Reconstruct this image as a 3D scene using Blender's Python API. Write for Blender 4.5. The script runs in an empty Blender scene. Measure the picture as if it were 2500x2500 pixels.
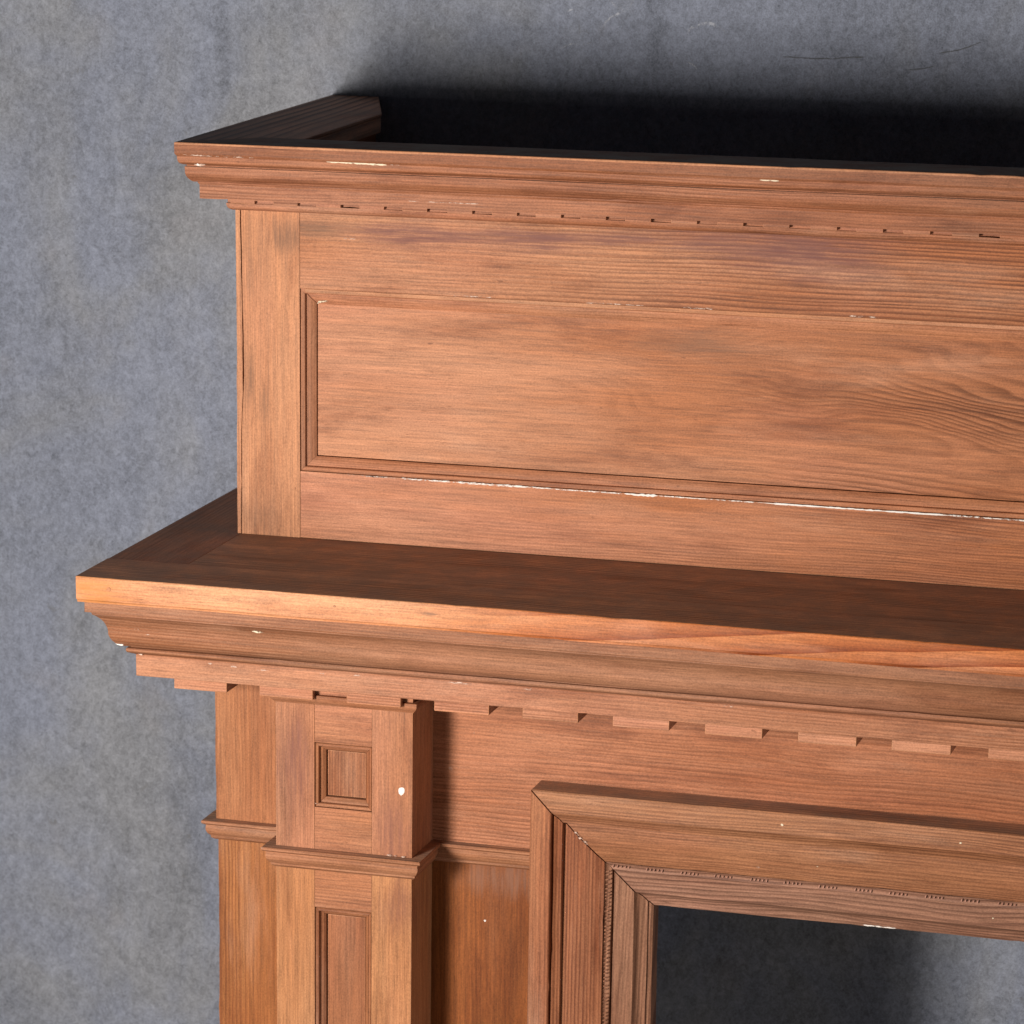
import bpy, bmesh, math, random
from mathutils import Vector, Matrix

# ------------------------------------------------------------------ camera, light, exposure
scene = bpy.context.scene
COL = scene.collection

cam_data = bpy.data.cameras.new("camera")
cam = bpy.data.objects.new("camera", cam_data)
COL.objects.link(cam)
R = ((0.949230, -0.298693, -0.098717), (0.314576, 0.903425, 0.291316), (0.002169, -0.307580, 0.951520))
cam.matrix_world = Matrix((
    (R[0][0], R[0][2], -R[0][1], 1.460084),
    (R[1][0], R[1][2], -R[1][1], -3.988995),
    (R[2][0], R[2][2], -R[2][1], 0.914423),
    (0, 0, 0, 1)))
cam_data.sensor_width = 36.0
cam_data.lens = 9276.93 / 2500 * 36.0
cam_data.shift_x = 0.5 - 866.01 / 2500
cam_data.shift_y = 2237.50 / 2500 - 0.5
cam_data.clip_start = 0.05
cam_data.clip_end = 200
cam_data.dof.use_dof = True
cam_data.dof.focus_distance = 4.02
cam_data.dof.aperture_fstop = 13
scene.camera = cam

world = bpy.data.worlds.new("World")
scene.world = world
world.use_nodes = True
bg = world.node_tree.nodes["Background"]
bg.inputs[0].default_value = (0.84, 0.95, 1.16, 1)
bg.inputs[1].default_value = 0.030

def softbox(name, size, loc, energy, target=(0.5, 0.0, -0.05)):
    d = bpy.data.lights.new(name, 'AREA')
    d.shape = 'RECTANGLE'; d.size = size[0]; d.size_y = size[1]
    d.energy = energy; d.color = (1.0, 0.965, 0.92)
    o = bpy.data.objects.new(name, d); COL.objects.link(o)
    o.location = loc
    o.rotation_euler = (Vector(target) - o.location).to_track_quat('-Z', 'Y').to_euler()
    return o
softbox("softbox_lamp", (0.34, 0.42), (-0.40, -2.32, 0.185), 63)          # the softbox: its bright middle ...
softbox("softbox_rim_lamp", (0.62, 1.02), (-0.42, -2.36, -0.05), 36)      # ... and its dimmer full face

fill_data = bpy.data.lights.new("fill_lamp", 'AREA')      # weak light from the right-hand side of the room
fill_data.shape = 'RECTANGLE'
fill_data.size = 1.8
fill_data.size_y = 0.8
fill_data.energy = 33
fill_data.color = (1.0, 0.97, 0.93)
fill = bpy.data.objects.new("fill_lamp", fill_data)
COL.objects.link(fill)
fill.location = (3.9, -2.4, -0.10)
fill.rotation_euler = (Vector((0.5, 0.0, -0.1)) - fill.location).to_track_quat('-Z', 'Y').to_euler()

scene.view_settings.view_transform = 'Standard'
scene.view_settings.look = 'None'
scene.view_settings.exposure = 0
scene.view_settings.gamma = 1
scene.render.engine = 'CYCLES'
scene.cycles.max_bounces = 6

# ------------------------------------------------------------------ measures (metres; z = 0 is the shelf top)
XC = 0.93                       # the mantel's middle
FLOOR = -1.32
YB = 0.485                      # back of the mantel
WALL = 0.4870
XL, XR = 0.0048, 2 * XC - 0.0048
YL = -0.0912                    # frieze and corner post
YP = -0.1683                    # pilaster front
PL, PR = 0.1045, 0.2630         # pilaster
ZC = 0.4419                     # top of the overmantel
KX, KZ, OX = 0.3875, -0.2321, 0.1316
rnd = random.Random(11)

# ------------------------------------------------------------------ materials
class NT:
    def __init__(self, name):
        self.m = bpy.data.materials.new(name)
        self.m.use_nodes = True
        self.t = self.m.node_tree
        self.b = self.t.nodes["Principled BSDF"]
        self.b.inputs["Specular IOR Level"].default_value = 0.3
    def put(self, inp, v):
        if v is None:
            return
        if isinstance(v, bpy.types.NodeSocket):
            self.t.links.new(v, inp)
        else:
            inp.default_value = v
    def n(self, kind, **kw):
        nd = self.t.nodes.new(kind)
        for k, v in kw.items():
            setattr(nd, k, v)
        return nd
    def math(self, op, a, b=None, c=None, clamp=False):
        nd = self.n("ShaderNodeMath", operation=op, use_clamp=clamp)
        self.put(nd.inputs[0], a); self.put(nd.inputs[1], b); self.put(nd.inputs[2], c)
        return nd.outputs[0]
    def vmath(self, op, a, b=None):
        nd = self.n("ShaderNodeVectorMath", operation=op)
        self.put(nd.inputs[0], a); self.put(nd.inputs[1], b)
        return nd.outputs["Value"] if op in ('LENGTH', 'DISTANCE', 'DOT_PRODUCT') else nd.outputs[0]
    def comb(self, x, y, z):
        nd = self.n("ShaderNodeCombineXYZ")
        for i, v in enumerate((x, y, z)):
            self.put(nd.inputs[i], v)
        return nd.outputs[0]
    def noise(self, vec, scale=1.0, detail=2.0, rough=0.5, dist=0.0):
        nd = self.n("ShaderNodeTexNoise")
        self.put(nd.inputs["Vector"], vec)
        nd.inputs["Scale"].default_value = scale
        nd.inputs["Detail"].default_value = detail
        nd.inputs["Roughness"].default_value = rough
        nd.inputs["Distortion"].default_value = dist
        return nd.outputs["Fac"]
    def rng(self, v, a, b, c=0.0, d=1.0, smooth=True):
        nd = self.n("ShaderNodeMapRange", interpolation_type='SMOOTHSTEP' if smooth else 'LINEAR')
        self.put(nd.inputs[0], v)
        for i, q in enumerate((a, b, c, d)):
            self.put(nd.inputs[i + 1], q)
        return nd.outputs[0]
    def mix(self, f, a, b, mode='MIX'):
        nd = self.n("ShaderNodeMix", data_type='RGBA', blend_type=mode)
        self.put(nd.inputs[0], f)
        for i, v in ((6, a), (7, b)):
            if isinstance(v, tuple) and len(v) == 3:
                v = (*v, 1)
            self.put(nd.inputs[i], v)
        return nd.outputs[2]
    def ramp(self, f, stops):
        nd = self.n("ShaderNodeValToRGB")
        el = nd.color_ramp.elements
        while len(el) < len(stops):
            el.new(0.5)
        for e, (p, v) in zip(el, stops):
            e.position = p; e.color = (v, v, v, 1)
        self.put(nd.inputs[0], f)
        return nd.outputs[0]

def wood(name, axis, light, deep, late, spacing=0.0034, pith=0.6, height=0.05, wob=0.010, wob2=0.0012, contrast=(0.1, 0.8),
         grey=0.25, stains=(), rough=0.58, fibre=0.42, slope=0.0, bold=False, con_bias=None, deep_bias=None, dust=0.0, grime=0.75):
    """Old stripped pine: growth rings round a pith line that runs along AXIS, fine fibre streaks, patches of deeper tone."""
    light, deep, late = [(c[0] * 0.93, c[1] * 0.885, c[2] * 0.90) for c in (light, deep, late)]
    k = NT(name)
    k.b.inputs["Specular IOR Level"].default_value = 0.15
    obj = k.n("ShaderNodeTexCoord").outputs["Object"]
    sep = k.n("ShaderNodeSeparateXYZ"); k.put(sep.inputs[0], obj)
    X, Y, Z = sep.outputs
    g, a, b = {'X': (X, Z, Y), 'Z': (Z, X, Y), 'Y': (Y, X, Z)}[axis]
    rand = k.n("ShaderNodeObjectInfo").outputs["Random"]
    off = k.comb(k.math('MULTIPLY', rand, 17.3), k.math('MULTIPLY', rand, 29.1), k.math('MULTIPLY', rand, 5.7))
    V = k.vmath('ADD', k.comb(g, a, b), off)
    def nz(sc, detail=2.0, r=0.5, dist=0.0):
        return k.noise(k.vmath('MULTIPLY', V, sc), 1.0, detail, r, dist)
    n1 = k.math('SUBTRACT', nz((2.6, 9, 9), 2.0, 0.45), 0.5)
    n2 = k.math('SUBTRACT', nz((14, 55, 55), 2.0, 0.5), 0.5)
    aa = k.math('SUBTRACT', k.math('MULTIPLY_ADD', g, slope, a), pith)
    aa = k.math('MULTIPLY_ADD', n1, wob * 2.2, aa)
    bb = k.math('ADD', b, height)
    r = k.math('SQRT', k.math('ADD', k.math('MULTIPLY', aa, aa), k.math('MULTIPLY', bb, bb)))
    r = k.math('MULTIPLY_ADD', n1, wob, r)
    r = k.math('MULTIPLY_ADD', n2, wob2, r)
    ph = k.math('MULTIPLY_ADD', rand, 9.0, k.math('DIVIDE', r, spacing))
    vary = k.noise(k.comb(k.math('MULTIPLY', ph, 0.31), rand, 0.0), 1.0, 1.0)
    ph = k.math('MULTIPLY_ADD', vary, 2.2, ph)
    fr = k.math('FRACT', ph)
    if bold:
        ring = k.ramp(fr, [(0, 0.0), (0.35, 0.25), (0.75, 0.65), (0.95, 1.0), (1.0, 0.0)])
    else:
        ring = k.ramp(fr, [(0, 0.04), (0.35, 0.10), (0.68, 0.85), (0.88, 1.0), (1.0, 0.04)])
    con = k.rng(nz((1.7, 14, 14), 3.0, 0.55), 0.36, 0.66, contrast[0], contrast[1])
    if con_bias is not None:          # grain that stands out more along one stretch of the board
        con = k.math('MULTIPLY', con, k.rng(g, con_bias[0], con_bias[1], con_bias[2], con_bias[3]))
    fine = nz((11, 420, 420), 3.0, 0.6)
    fine2 = nz((34, 1300, 1300), 2.0, 0.6)
    patch = k.rng(nz((1.9, 9.5, 9.5), 5.0, 0.6), 0.33, 0.70)
    if deep_bias is not None:         # the board's own richer colour, plus light falloff to the right painted in
        patch = k.math('ADD', patch, k.rng(g, deep_bias[0], deep_bias[1], deep_bias[2], deep_bias[3]), clamp=True)
    pink = k.rng(nz((3.1, 11, 11), 3.0, 0.5), 0.45, 0.75)
    dull = k.rng(nz((2.3, 16, 16), 5.0, 0.62), 0.46, 0.80)
    col = k.mix(patch, light, deep)
    pk = tuple(q * w for q, w in zip(light, (0.98, 0.88, 0.95)))
    col = k.mix(k.math('MULTIPLY', pink, 0.5), col, pk)
    col = k.mix(k.math('MULTIPLY', dull, grey), col, (0.20, 0.105, 0.065))
    col = k.mix(k.math('MULTIPLY', ring, con), col, late)
    gr = k.rng(nz((5.5, 26, 26), 6.0, 0.68, 0.3), 0.47, 0.72)
    col = k.mix(k.math('MULTIPLY', gr, grime), col, k.mix(1.0, col, (0.55, 0.46, 0.42), 'MULTIPLY'))
    pale = k.rng(nz((3.2, 17, 17), 5.0, 0.65), 0.52, 0.74)
    col = k.mix(k.math('MULTIPLY', pale, grime * 0.32), col, (0.50, 0.29, 0.19))
    f = k.math('MULTIPLY_ADD', k.math('SUBTRACT', fine, 0.5), fibre * 2.6, 1.0)
    f = k.math('MULTIPLY_ADD', k.math('SUBTRACT', fine2, 0.5), fibre * 1.6, f)
    f = k.math('MULTIPLY_ADD', k.math('SUBTRACT', nz((480, 640, 640), 2.0, 0.7), 0.5), 0.95, f)
    col = k.mix(1.0, col, k.comb(f, f, f), 'MULTIPLY')
    pore = k.rng(nz((70, 700, 700), 3.0, 0.65), 0.56, 0.74)
    col = k.mix(k.math('MULTIPLY', pore, 0.55), col, tuple(q * 0.42 for q in deep))
    # pale scuffs and small dents along the grain
    sc = k.rng(nz((7, 110, 110), 4.0, 0.65), 0.70, 0.80)
    col = k.mix(k.math('MULTIPLY', sc, 0.40), col, (0.62, 0.40, 0.27))
    pit = k.rng(nz((60, 150, 150), 2.0, 0.5), 0.745, 0.80)
    col = k.mix(k.math('MULTIPLY', pit, 0.55), col, (0.13, 0.05, 0.025))
    for (c, rad, amt, tint) in stains:                # handled marks and old stains that stay where they are
        dv = k.vmath('MULTIPLY', k.vmath('SUBTRACT', obj, c), tuple(1.0 / q for q in rad))
        dd = k.math('ADD', k.vmath('LENGTH', dv), k.math('MULTIPLY', k.math('SUBTRACT', nz((11, 95, 95), 5.0, 0.62), 0.5), 2.6))
        sm = k.math('MULTIPLY', k.rng(dd, 0.1, 1.5, 1.0, 0.0), k.rng(nz((22, 330, 330), 4.0, 0.6), 0.33, 0.62, 0.35, 1.0))
        col = k.mix(k.math('MULTIPLY', sm, amt), col, tint)
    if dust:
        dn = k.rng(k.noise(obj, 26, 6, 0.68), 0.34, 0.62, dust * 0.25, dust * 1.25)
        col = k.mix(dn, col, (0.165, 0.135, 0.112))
    k.put(k.b.inputs["Base Color"], col)
    k.put(k.b.inputs["Roughness"], k.math('MULTIPLY_ADD', fine, 0.22, rough - 0.1 + dust * 0.3))
    h = k.math('MULTIPLY_ADD', k.math('MULTIPLY', ring, con), 0.6, k.math('MULTIPLY', fine, 0.5))
    h = k.math('MULTIPLY_ADD', nz((9, 30, 30), 4.0, 0.6), 1.2, h)
    bp = k.n("ShaderNodeBump")
    bp.inputs["Strength"].default_value = 0.35
    bp.inputs["Distance"].default_value = 0.0006
    k.put(bp.inputs["Height"], h)
    k.put(k.b.inputs["Normal"], bp.outputs[0])
    return k.m

TAN, RUST, LATE = (0.450, 0.212, 0.104), (0.345, 0.125, 0.046), (0.180, 0.060, 0.022)
PURPLE = (0.150, 0.058, 0.046)
SMUDGE = (0.135, 0.070, 0.042)

M = {}
M['stile'] = wood('pine_upright_tan', 'Z', (0.490, 0.233, 0.113), (0.435, 0.186, 0.082), (0.30, 0.120, 0.050), spacing=0.0026, contrast=(0.05, 0.45), grey=0.35,
                  stains=[((0.066, 0, 0.338), (0.022, 0.05, 0.018), 0.8, SMUDGE), ((0.016, 0, 0.175), (0.006, 0.05, 0.035), 0.6, SMUDGE), ((0.033, 0, 0.150), (0.006, 0.05, 0.030), 0.5, SMUDGE),
                          ((0.02, 0, 0.30), (0.02, 0.1, 0.05), 0.3, SMUDGE), ((0.02, 0, 0.02), (0.03, 0.1, 0.02), 0.4, SMUDGE)])
M['rail_top'] = wood('pine_rail_figured', 'X', TAN, RUST, (0.150, 0.048, 0.018), spacing=0.0046, pith=0.75, wob=0.013, wob2=0.0015, contrast=(0.6, 1.0), con_bias=(0.05, 0.6, 0.30, 1.0), deep_bias=(0.2, 0.85, -0.1, 0.65), grime=0.85,
                     stains=[((0.095, 0, 0.349), (0.045, 0.05, 0.009), 0.8, SMUDGE), ((0.21, 0, 0.346), (0.070, 0.05, 0.012), 0.9, PURPLE),
                             ((0.35, 0, 0.346), (0.10, 0.05, 0.011), 0.85, PURPLE), ((0.64, 0, 0.344), (0.095, 0.05, 0.022), 0.9, PURPLE), ((0.50, 0, 0.352), (0.12, 0.05, 0.013), 0.6, PURPLE)])
M['rail'] = wood('pine_rail_plain', 'X', (0.475, 0.218, 0.118), RUST, (0.160, 0.052, 0.020), spacing=0.0036, pith=-0.6, wob=0.011, contrast=(0.25, 0.95), con_bias=(0.25, 0.8, 0.35, 1.0), deep_bias=(0.2, 0.85, -0.15, 0.75), grime=0.6)
M['panel'] = wood('pine_panel_flat_sawn', 'X', (0.470, 0.220, 0.114), (0.360, 0.138, 0.056), (0.120, 0.038, 0.012), spacing=0.0060, pith=0.185, height=0.012, wob=0.050, wob2=0.0050, slope=0.07,
                  contrast=(0.25, 0.95), grey=0.25, con_bias=(0.30, 0.80, 0.06, 1.0), deep_bias=(0.15, 0.8, -0.1, 0.8), stains=[((0.53, 0, 0.245), (0.055, 0.05, 0.016), 0.55, SMUDGE)])
M['crown'] = wood('pine_crown', 'X', (0.385, 0.172, 0.092), (0.300, 0.118, 0.055), LATE, spacing=0.0036, pith=0.9, wob=0.016, contrast=(0.15, 0.85), grey=0.55, deep_bias=(0.2, 0.95, 0.0, 0.5))
M['frieze'] = wood('pine_frieze', 'X', (0.425, 0.184, 0.094), (0.330, 0.122, 0.052), LATE, spacing=0.0046, pith=-0.11, height=0.06, wob=0.030, wob2=0.003, contrast=(0.12, 0.65), grey=0.35, deep_bias=(0.35, 1.0, -0.1, 0.5))
M['bed'] = wood('pine_bed_moulding', 'X', (0.325, 0.158, 0.086), (0.265, 0.115, 0.055), LATE, spacing=0.0034, pith=0.9, contrast=(0.1, 0.7), grey=0.6, deep_bias=(0.4, 1.0, 0.0, 0.5))
M['fascia'] = wood('pine_fascia', 'X', (0.420, 0.196, 0.102), (0.335, 0.140, 0.068), LATE, spacing=0.0034, pith=0.9, wob=0.012, contrast=(0.15, 0.85), grey=0.3, deep_bias=(0.4, 1.0, 0.0, 0.4))
M['dentil'] = wood('pine_dentil', 'X', (0.480, 0.226, 0.124), (0.400, 0.168, 0.086), LATE, spacing=0.0034, pith=0.9, wob=0.012, contrast=(0.1, 0.7), grey=0.2, grime=0.5)
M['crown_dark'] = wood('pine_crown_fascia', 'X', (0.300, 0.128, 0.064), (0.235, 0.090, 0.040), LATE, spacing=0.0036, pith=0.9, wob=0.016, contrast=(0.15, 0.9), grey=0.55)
M['shelf_top'] = wood('pine_shelf', 'X', (0.580, 0.325, 0.185), (0.470, 0.245, 0.132), LATE, spacing=0.0075, pith=0.02, height=1.0, contrast=(0.1, 0.7), grey=0.35, rough=0.6, dust=0.42, grime=0.8)
M['shelf_front'] = wood('pine_shelf_nosing', 'X', (0.550, 0.268, 0.128), (0.450, 0.148, 0.042), (0.185, 0.032, 0.004), spacing=0.0165, pith=0.9, height=0.0, wob=0.026, wob2=0.0012,
                        contrast=(0.75, 1.0), grey=0.12, con_bias=(0.28, 0.56, 0.06, 1.0), deep_bias=(0.2, 0.55, -0.3, 0.75), bold=True, rough=0.48, slope=-0.085,
                        stains=[((-0.075, -0.26, -0.012), (0.050, 0.1, 0.03), 0.75, (0.45, 0.165, 0.036)), ((0.31, -0.2636, -0.011), (0.012, 0.1, 0.0025), 0.8, SMUDGE)])
M['shelf_return'] = wood('pine_shelf_return', 'Y', (0.42, 0.205, 0.112), (0.34, 0.155, 0.080), LATE, spacing=0.006, pith=0.9, contrast=(0.1, 0.6), grey=0.5, dust=0.35)
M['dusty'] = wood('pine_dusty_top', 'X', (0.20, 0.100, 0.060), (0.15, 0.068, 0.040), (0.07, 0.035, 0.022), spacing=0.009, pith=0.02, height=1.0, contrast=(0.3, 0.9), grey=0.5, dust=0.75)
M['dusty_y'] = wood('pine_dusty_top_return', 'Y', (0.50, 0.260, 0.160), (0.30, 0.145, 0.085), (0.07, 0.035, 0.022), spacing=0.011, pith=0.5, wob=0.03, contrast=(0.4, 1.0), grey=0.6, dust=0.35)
M['post'] = wood('pine_corner_post', 'Z', (0.400, 0.178, 0.078), (0.330, 0.125, 0.046), (0.210, 0.072, 0.026), spacing=0.0044, pith=0.5, wob=0.020, wob2=0.003, contrast=(0.12, 0.75), grey=0.2)
M['post_low'] = wood('pine_corner_post_lower', 'Z', (0.350, 0.140, 0.045), (0.275, 0.092, 0.025), (0.170, 0.052, 0.017), spacing=0.0044, pith=0.5, wob=0.020, wob2=0.003, contrast=(0.12, 0.7), grey=0.2)
M['pil'] = wood('pine_pilaster_upright', 'Z', (0.400, 0.182, 0.095), (0.350, 0.142, 0.062), (0.25, 0.095, 0.040), spacing=0.0028, contrast=(0.05, 0.45), grey=0.45,
                stains=[((0.128, -0.168, -0.215), (0.018, 0.1, 0.05), 0.7, PURPLE), ((0.245, -0.168, -0.285), (0.025, 0.1, 0.04), 0.5, PURPLE)])
M['pil_low'] = wood('pine_pilaster_upright_lower', 'Z', (0.430, 0.205, 0.088), (0.375, 0.155, 0.058), (0.28, 0.105, 0.04), spacing=0.0028, contrast=(0.05, 0.4), grey=0.25,
                    stains=[((0.245, -0.168, -0.37), (0.03, 0.1, 0.03), 0.4, PURPLE)])
M['pil_rail'] = wood('pine_pilaster_rail', 'X', (0.405, 0.184, 0.093), (0.355, 0.144, 0.063), (0.22, 0.082, 0.034), spacing=0.0040, pith=0.3, wob=0.02, contrast=(0.1, 0.55), grey=0.35)
M['pil_panel'] = wood('pine_pilaster_panel', 'Z', (0.320, 0.132, 0.057), (0.270, 0.098, 0.038), (0.17, 0.058, 0.025), spacing=0.0034, contrast=(0.2, 0.75), grey=0.4)
M['mould_x'] = wood('pine_fine_moulding', 'X', (0.365, 0.168, 0.082), (0.290, 0.115, 0.052), LATE, spacing=0.0030, contrast=(0.1, 0.5), grey=0.5, deep_bias=(0.3, 1.0, 0.0, 0.5))
M['mould_rail'] = wood('pine_panel_moulding', 'X', (0.440, 0.200, 0.100), (0.350, 0.138, 0.060), LATE, spacing=0.0030, contrast=(0.1, 0.5), grey=0.4, deep_bias=(0.3, 1.0, 0.0, 0.6))
M['mould_z'] = wood('pine_fine_moulding_upright', 'Z', (0.365, 0.168, 0.082), (0.290, 0.115, 0.052), LATE, spacing=0.0030, contrast=(0.1, 0.5), grey=0.5)
M['mould_y'] = wood('pine_moulding_return', 'Y', (0.365, 0.168, 0.082), (0.290, 0.115, 0.052), LATE, spacing=0.0040, contrast=(0.1, 0.5), grey=0.5)
M['case_top'] = wood('pine_casing_lintel', 'X', (0.365, 0.165, 0.076), (0.265, 0.104, 0.044), (0.15, 0.058, 0.026), spacing=0.0040, pith=-0.9, wob=0.012, contrast=(0.25, 0.9), grey=0.4, deep_bias=(0.6, 1.1, -0.1, 0.4))
M['bead'] = wood('pine_casing_inner_band', 'X', (0.350, 0.186, 0.116), (0.290, 0.140, 0.082), (0.130, 0.060, 0.036), spacing=0.0052, pith=-0.9, wob=0.020, wob2=0.003, contrast=(0.15, 0.85), grey=0.4)
M['bead_pale'] = wood('pine_carved_ridge', 'X', (0.43, 0.235, 0.165), (0.38, 0.190, 0.125), (0.2, 0.1, 0.07), contrast=(0, .2), grey=0.2, grime=0.3)
M['case_side'] = wood('pine_casing_jamb', 'Z', (0.360, 0.150, 0.066), (0.235, 0.070, 0.026), (0.130, 0.040, 0.018), spacing=0.0040, pith=0.9, wob=0.009, contrast=(0.35, 1.0), grey=0.3)
M['bead_side'] = wood('pine_casing_jamb_inner_band', 'Z', (0.300, 0.150, 0.084), (0.245, 0.104, 0.052), (0.110, 0.044, 0.025), spacing=0.0052, pith=0.9, wob=0.014, wob2=0.002, slope=-0.05, contrast=(0.45, 0.95), grey=0.3)
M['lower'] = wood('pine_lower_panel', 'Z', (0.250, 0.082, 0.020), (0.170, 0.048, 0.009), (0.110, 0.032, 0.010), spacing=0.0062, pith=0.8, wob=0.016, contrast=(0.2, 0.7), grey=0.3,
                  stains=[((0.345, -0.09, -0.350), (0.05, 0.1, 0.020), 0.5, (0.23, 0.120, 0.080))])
M['wear'] = wood('pine_worn_edge', 'X', (0.50, 0.250, 0.128), (0.42, 0.180, 0.08), (0.34, 0.14, 0.06), contrast=(0.0, 0.3), grey=0.4)
M['wear_z'] = wood('pine_worn_edge_upright', 'Z', (0.50, 0.250, 0.125), (0.42, 0.180, 0.08), (0.34, 0.14, 0.06), contrast=(0.0, 0.3), grey=0.4)

def plain(name, col, rough=0.7, var=0.15, scale=60):
    k = NT(name)
    obj = k.n("ShaderNodeTexCoord").outputs["Object"]
    f = k.math('MULTIPLY_ADD', k.math('SUBTRACT', k.noise(obj, scale, 4, 0.6), 0.5), var * 2, 1.0)
    k.put(k.b.inputs["Base Color"], k.mix(1.0, col, k.comb(f, f, f), 'MULTIPLY'))
    k.b.inputs["Roughness"].default_value = rough
    return k.m
def patchy(name, col, lo, hi, scale=420):
    k = NT(name)
    ob = k.n("ShaderNodeTexCoord").outputs["Object"]
    fac = k.rng(k.noise(k.vmath('MULTIPLY', ob, (0.35, 1, 1)), scale, 4, 0.7), lo, hi)
    tr = k.n("ShaderNodeBsdfTransparent"); mx = k.n("ShaderNodeMixShader")
    v = k.math('MULTIPLY_ADD', k.noise(ob, 240, 3, 0.6), 0.5, 0.75)
    k.put(k.b.inputs["Base Color"], k.mix(1.0, col, k.comb(v, v, v), 'MULTIPLY')); k.b.inputs["Roughness"].default_value = 0.7
    k.put(mx.inputs[0], fac); k.put(mx.inputs[1], tr.outputs[0]); k.put(mx.inputs[2], k.b.outputs[0])
    k.put(k.t.nodes["Material Output"].inputs[0], mx.outputs[0])
    return k.m
M['paint'] = plain('old_white_paint', (0.66, 0.60, 0.54), 0.6, 0.15, 300)
M['paint_thin'] = patchy('thin_white_paint', (0.70, 0.62, 0.55), 0.40, 0.56)
M['paint_cream'] = patchy('old_cream_paint', (0.66, 0.54, 0.38), 0.34, 0.50)
M['scuff'] = patchy('pale_paint_residue', (0.56, 0.39, 0.30), 0.44, 0.62)
M['hole'] = plain('dark_dent', (0.06, 0.022, 0.012), 0.9, 0.2, 200)

def concrete():
    k = NT('blue_grey_concrete')
    obj = k.n("ShaderNodeTexCoord").outputs["Object"]
    sep = k.n("ShaderNodeSeparateXYZ"); k.put(sep.inputs[0], obj)
    def nz(sc, detail=3.0, r=0.55, dist=0.0):
        return k.noise(k.vmath('MULTIPLY', obj, sc), 1.0, detail, r, dist)
    big = k.rng(nz((2.3, 2.3, 2.0), 4, 0.6), 0.34, 0.66)
    hue = k.rng(nz((3.6, 3.6, 3.0), 4, 0.6, 0.5), 0.38, 0.64)
    hue2 = k.rng(nz((8.5, 8.5, 8.5), 3, 0.55), 0.56, 0.74)
    col = k.mix(hue, (0.182, 0.195, 0.241), (0.197, 0.200, 0.215))
    col = k.mix(k.math('MULTIPLY', hue2, 0.35), col, (0.200, 0.188, 0.190))
    f = k.math('MULTIPLY_ADD', k.math('SUBTRACT', big, 0.5), 0.20, 1.0)
    mid = k.math('SUBTRACT', nz((30, 30, 26), 6, 0.68, 0.5), 0.5)
    f = k.math('MULTIPLY_ADD', mid, 0.66, f)
    fleck = k.math('SUBTRACT', nz((135, 135, 115), 4, 0.7, 0.7), 0.5)
    f = k.math('MULTIPLY_ADD', fleck, 1.4, f)
    tro = k.math('SUBTRACT', nz((64, 64, 9), 4, 0.62, 1.2), 0.5)
    f = k.math('MULTIPLY_ADD', tro, 0.16, f)
    pits = k.rng(nz((210, 210, 200), 2, 0.5), 0.70, 0.76)
    f = k.math('MULTIPLY_ADD', pits, -0.28, f)
    grain = k.math('SUBTRACT', nz((560, 560, 560), 2, 0.7), 0.5)
    f = k.math('MULTIPLY_ADD', grain, 1.25, f)
    streak = k.math('SUBTRACT', nz((21, 21, 1.6), 3, 0.6), 0.5)
    f = k.math('MULTIPLY_ADD', streak, 0.18, f)
    for (cx, cz, rx, rz, amt) in ((-0.193, 0.50, 0.014, 0.075, -0.22), (-0.17, 0.36, 0.02, 0.05, -0.07), (0.352, 0.56, 0.014, 0.12, -0.20),
                                  (-0.07, -0.30, 0.10, 0.12, -0.06), (-0.28, -0.62, 0.12, 0.14, -0.08)):
        dv = k.comb(k.math('DIVIDE', k.math('SUBTRACT', sep.outputs[0], cx), rx), k.math('DIVIDE', k.math('SUBTRACT', sep.outputs[2], cz), rz), 0.0)
        d = k.math('MULTIPLY_ADD', mid, 2.4, k.vmath('LENGTH', dv))
        f = k.math('ADD', f, k.rng(d, 0.1, 1.2, amt, 0.0))
    col = k.mix(1.0, col, k.comb(f, f, f), 'MULTIPLY')
    spot = k.rng(nz((38, 38, 30), 3, 0.6, 0.6), 0.69, 0.77)
    col = k.mix(k.math('MULTIPLY', spot, 0.5), col, (0.12, 0.115, 0.112))
    k.put(k.b.inputs["Base Color"], col)
    k.put(k.b.inputs["Roughness"], k.math('MULTIPLY_ADD', fleck, 0.3, 0.72))
    bp = k.n("ShaderNodeBump"); bp.inputs["Strength"].default_value = 0.25; bp.inputs["Distance"].default_value = 0.001
    k.put(bp.inputs["Height"], k.math('ADD', k.math('SUBTRACT', fleck, pits), k.math('MULTIPLY', mid, 1.5)))
    k.put(k.b.inputs["Normal"], bp.outputs[0])
    return k.m
M['concrete'] = concrete()
M['floor'] = plain('dark_concrete_floor', (0.24, 0.235, 0.23), 0.6, 0.25, 5)
k = NT('chalk_scratch')
ob = k.n("ShaderNodeTexCoord").outputs["Object"]
fac = k.rng(k.noise(ob, 190, 3, 0.65), 0.40, 0.66, 0.0, 0.75)
tr = k.n("ShaderNodeBsdfTransparent"); mx = k.n("ShaderNodeMixShader")
k.b.inputs["Base Color"].default_value = (0.50, 0.51, 0.56, 1); k.b.inputs["Roughness"].default_value = 0.8
k.put(mx.inputs[0], fac); k.put(mx.inputs[1], tr.outputs[0]); k.put(mx.inputs[2], k.b.outputs[0])
k.put(k.t.nodes["Material Output"].inputs[0], mx.outputs[0])
M['chalk'] = k.m
M['scratch_dark'] = plain('dark_scratch', (0.095, 0.095, 0.10), 0.9, 0.3, 200)

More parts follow.
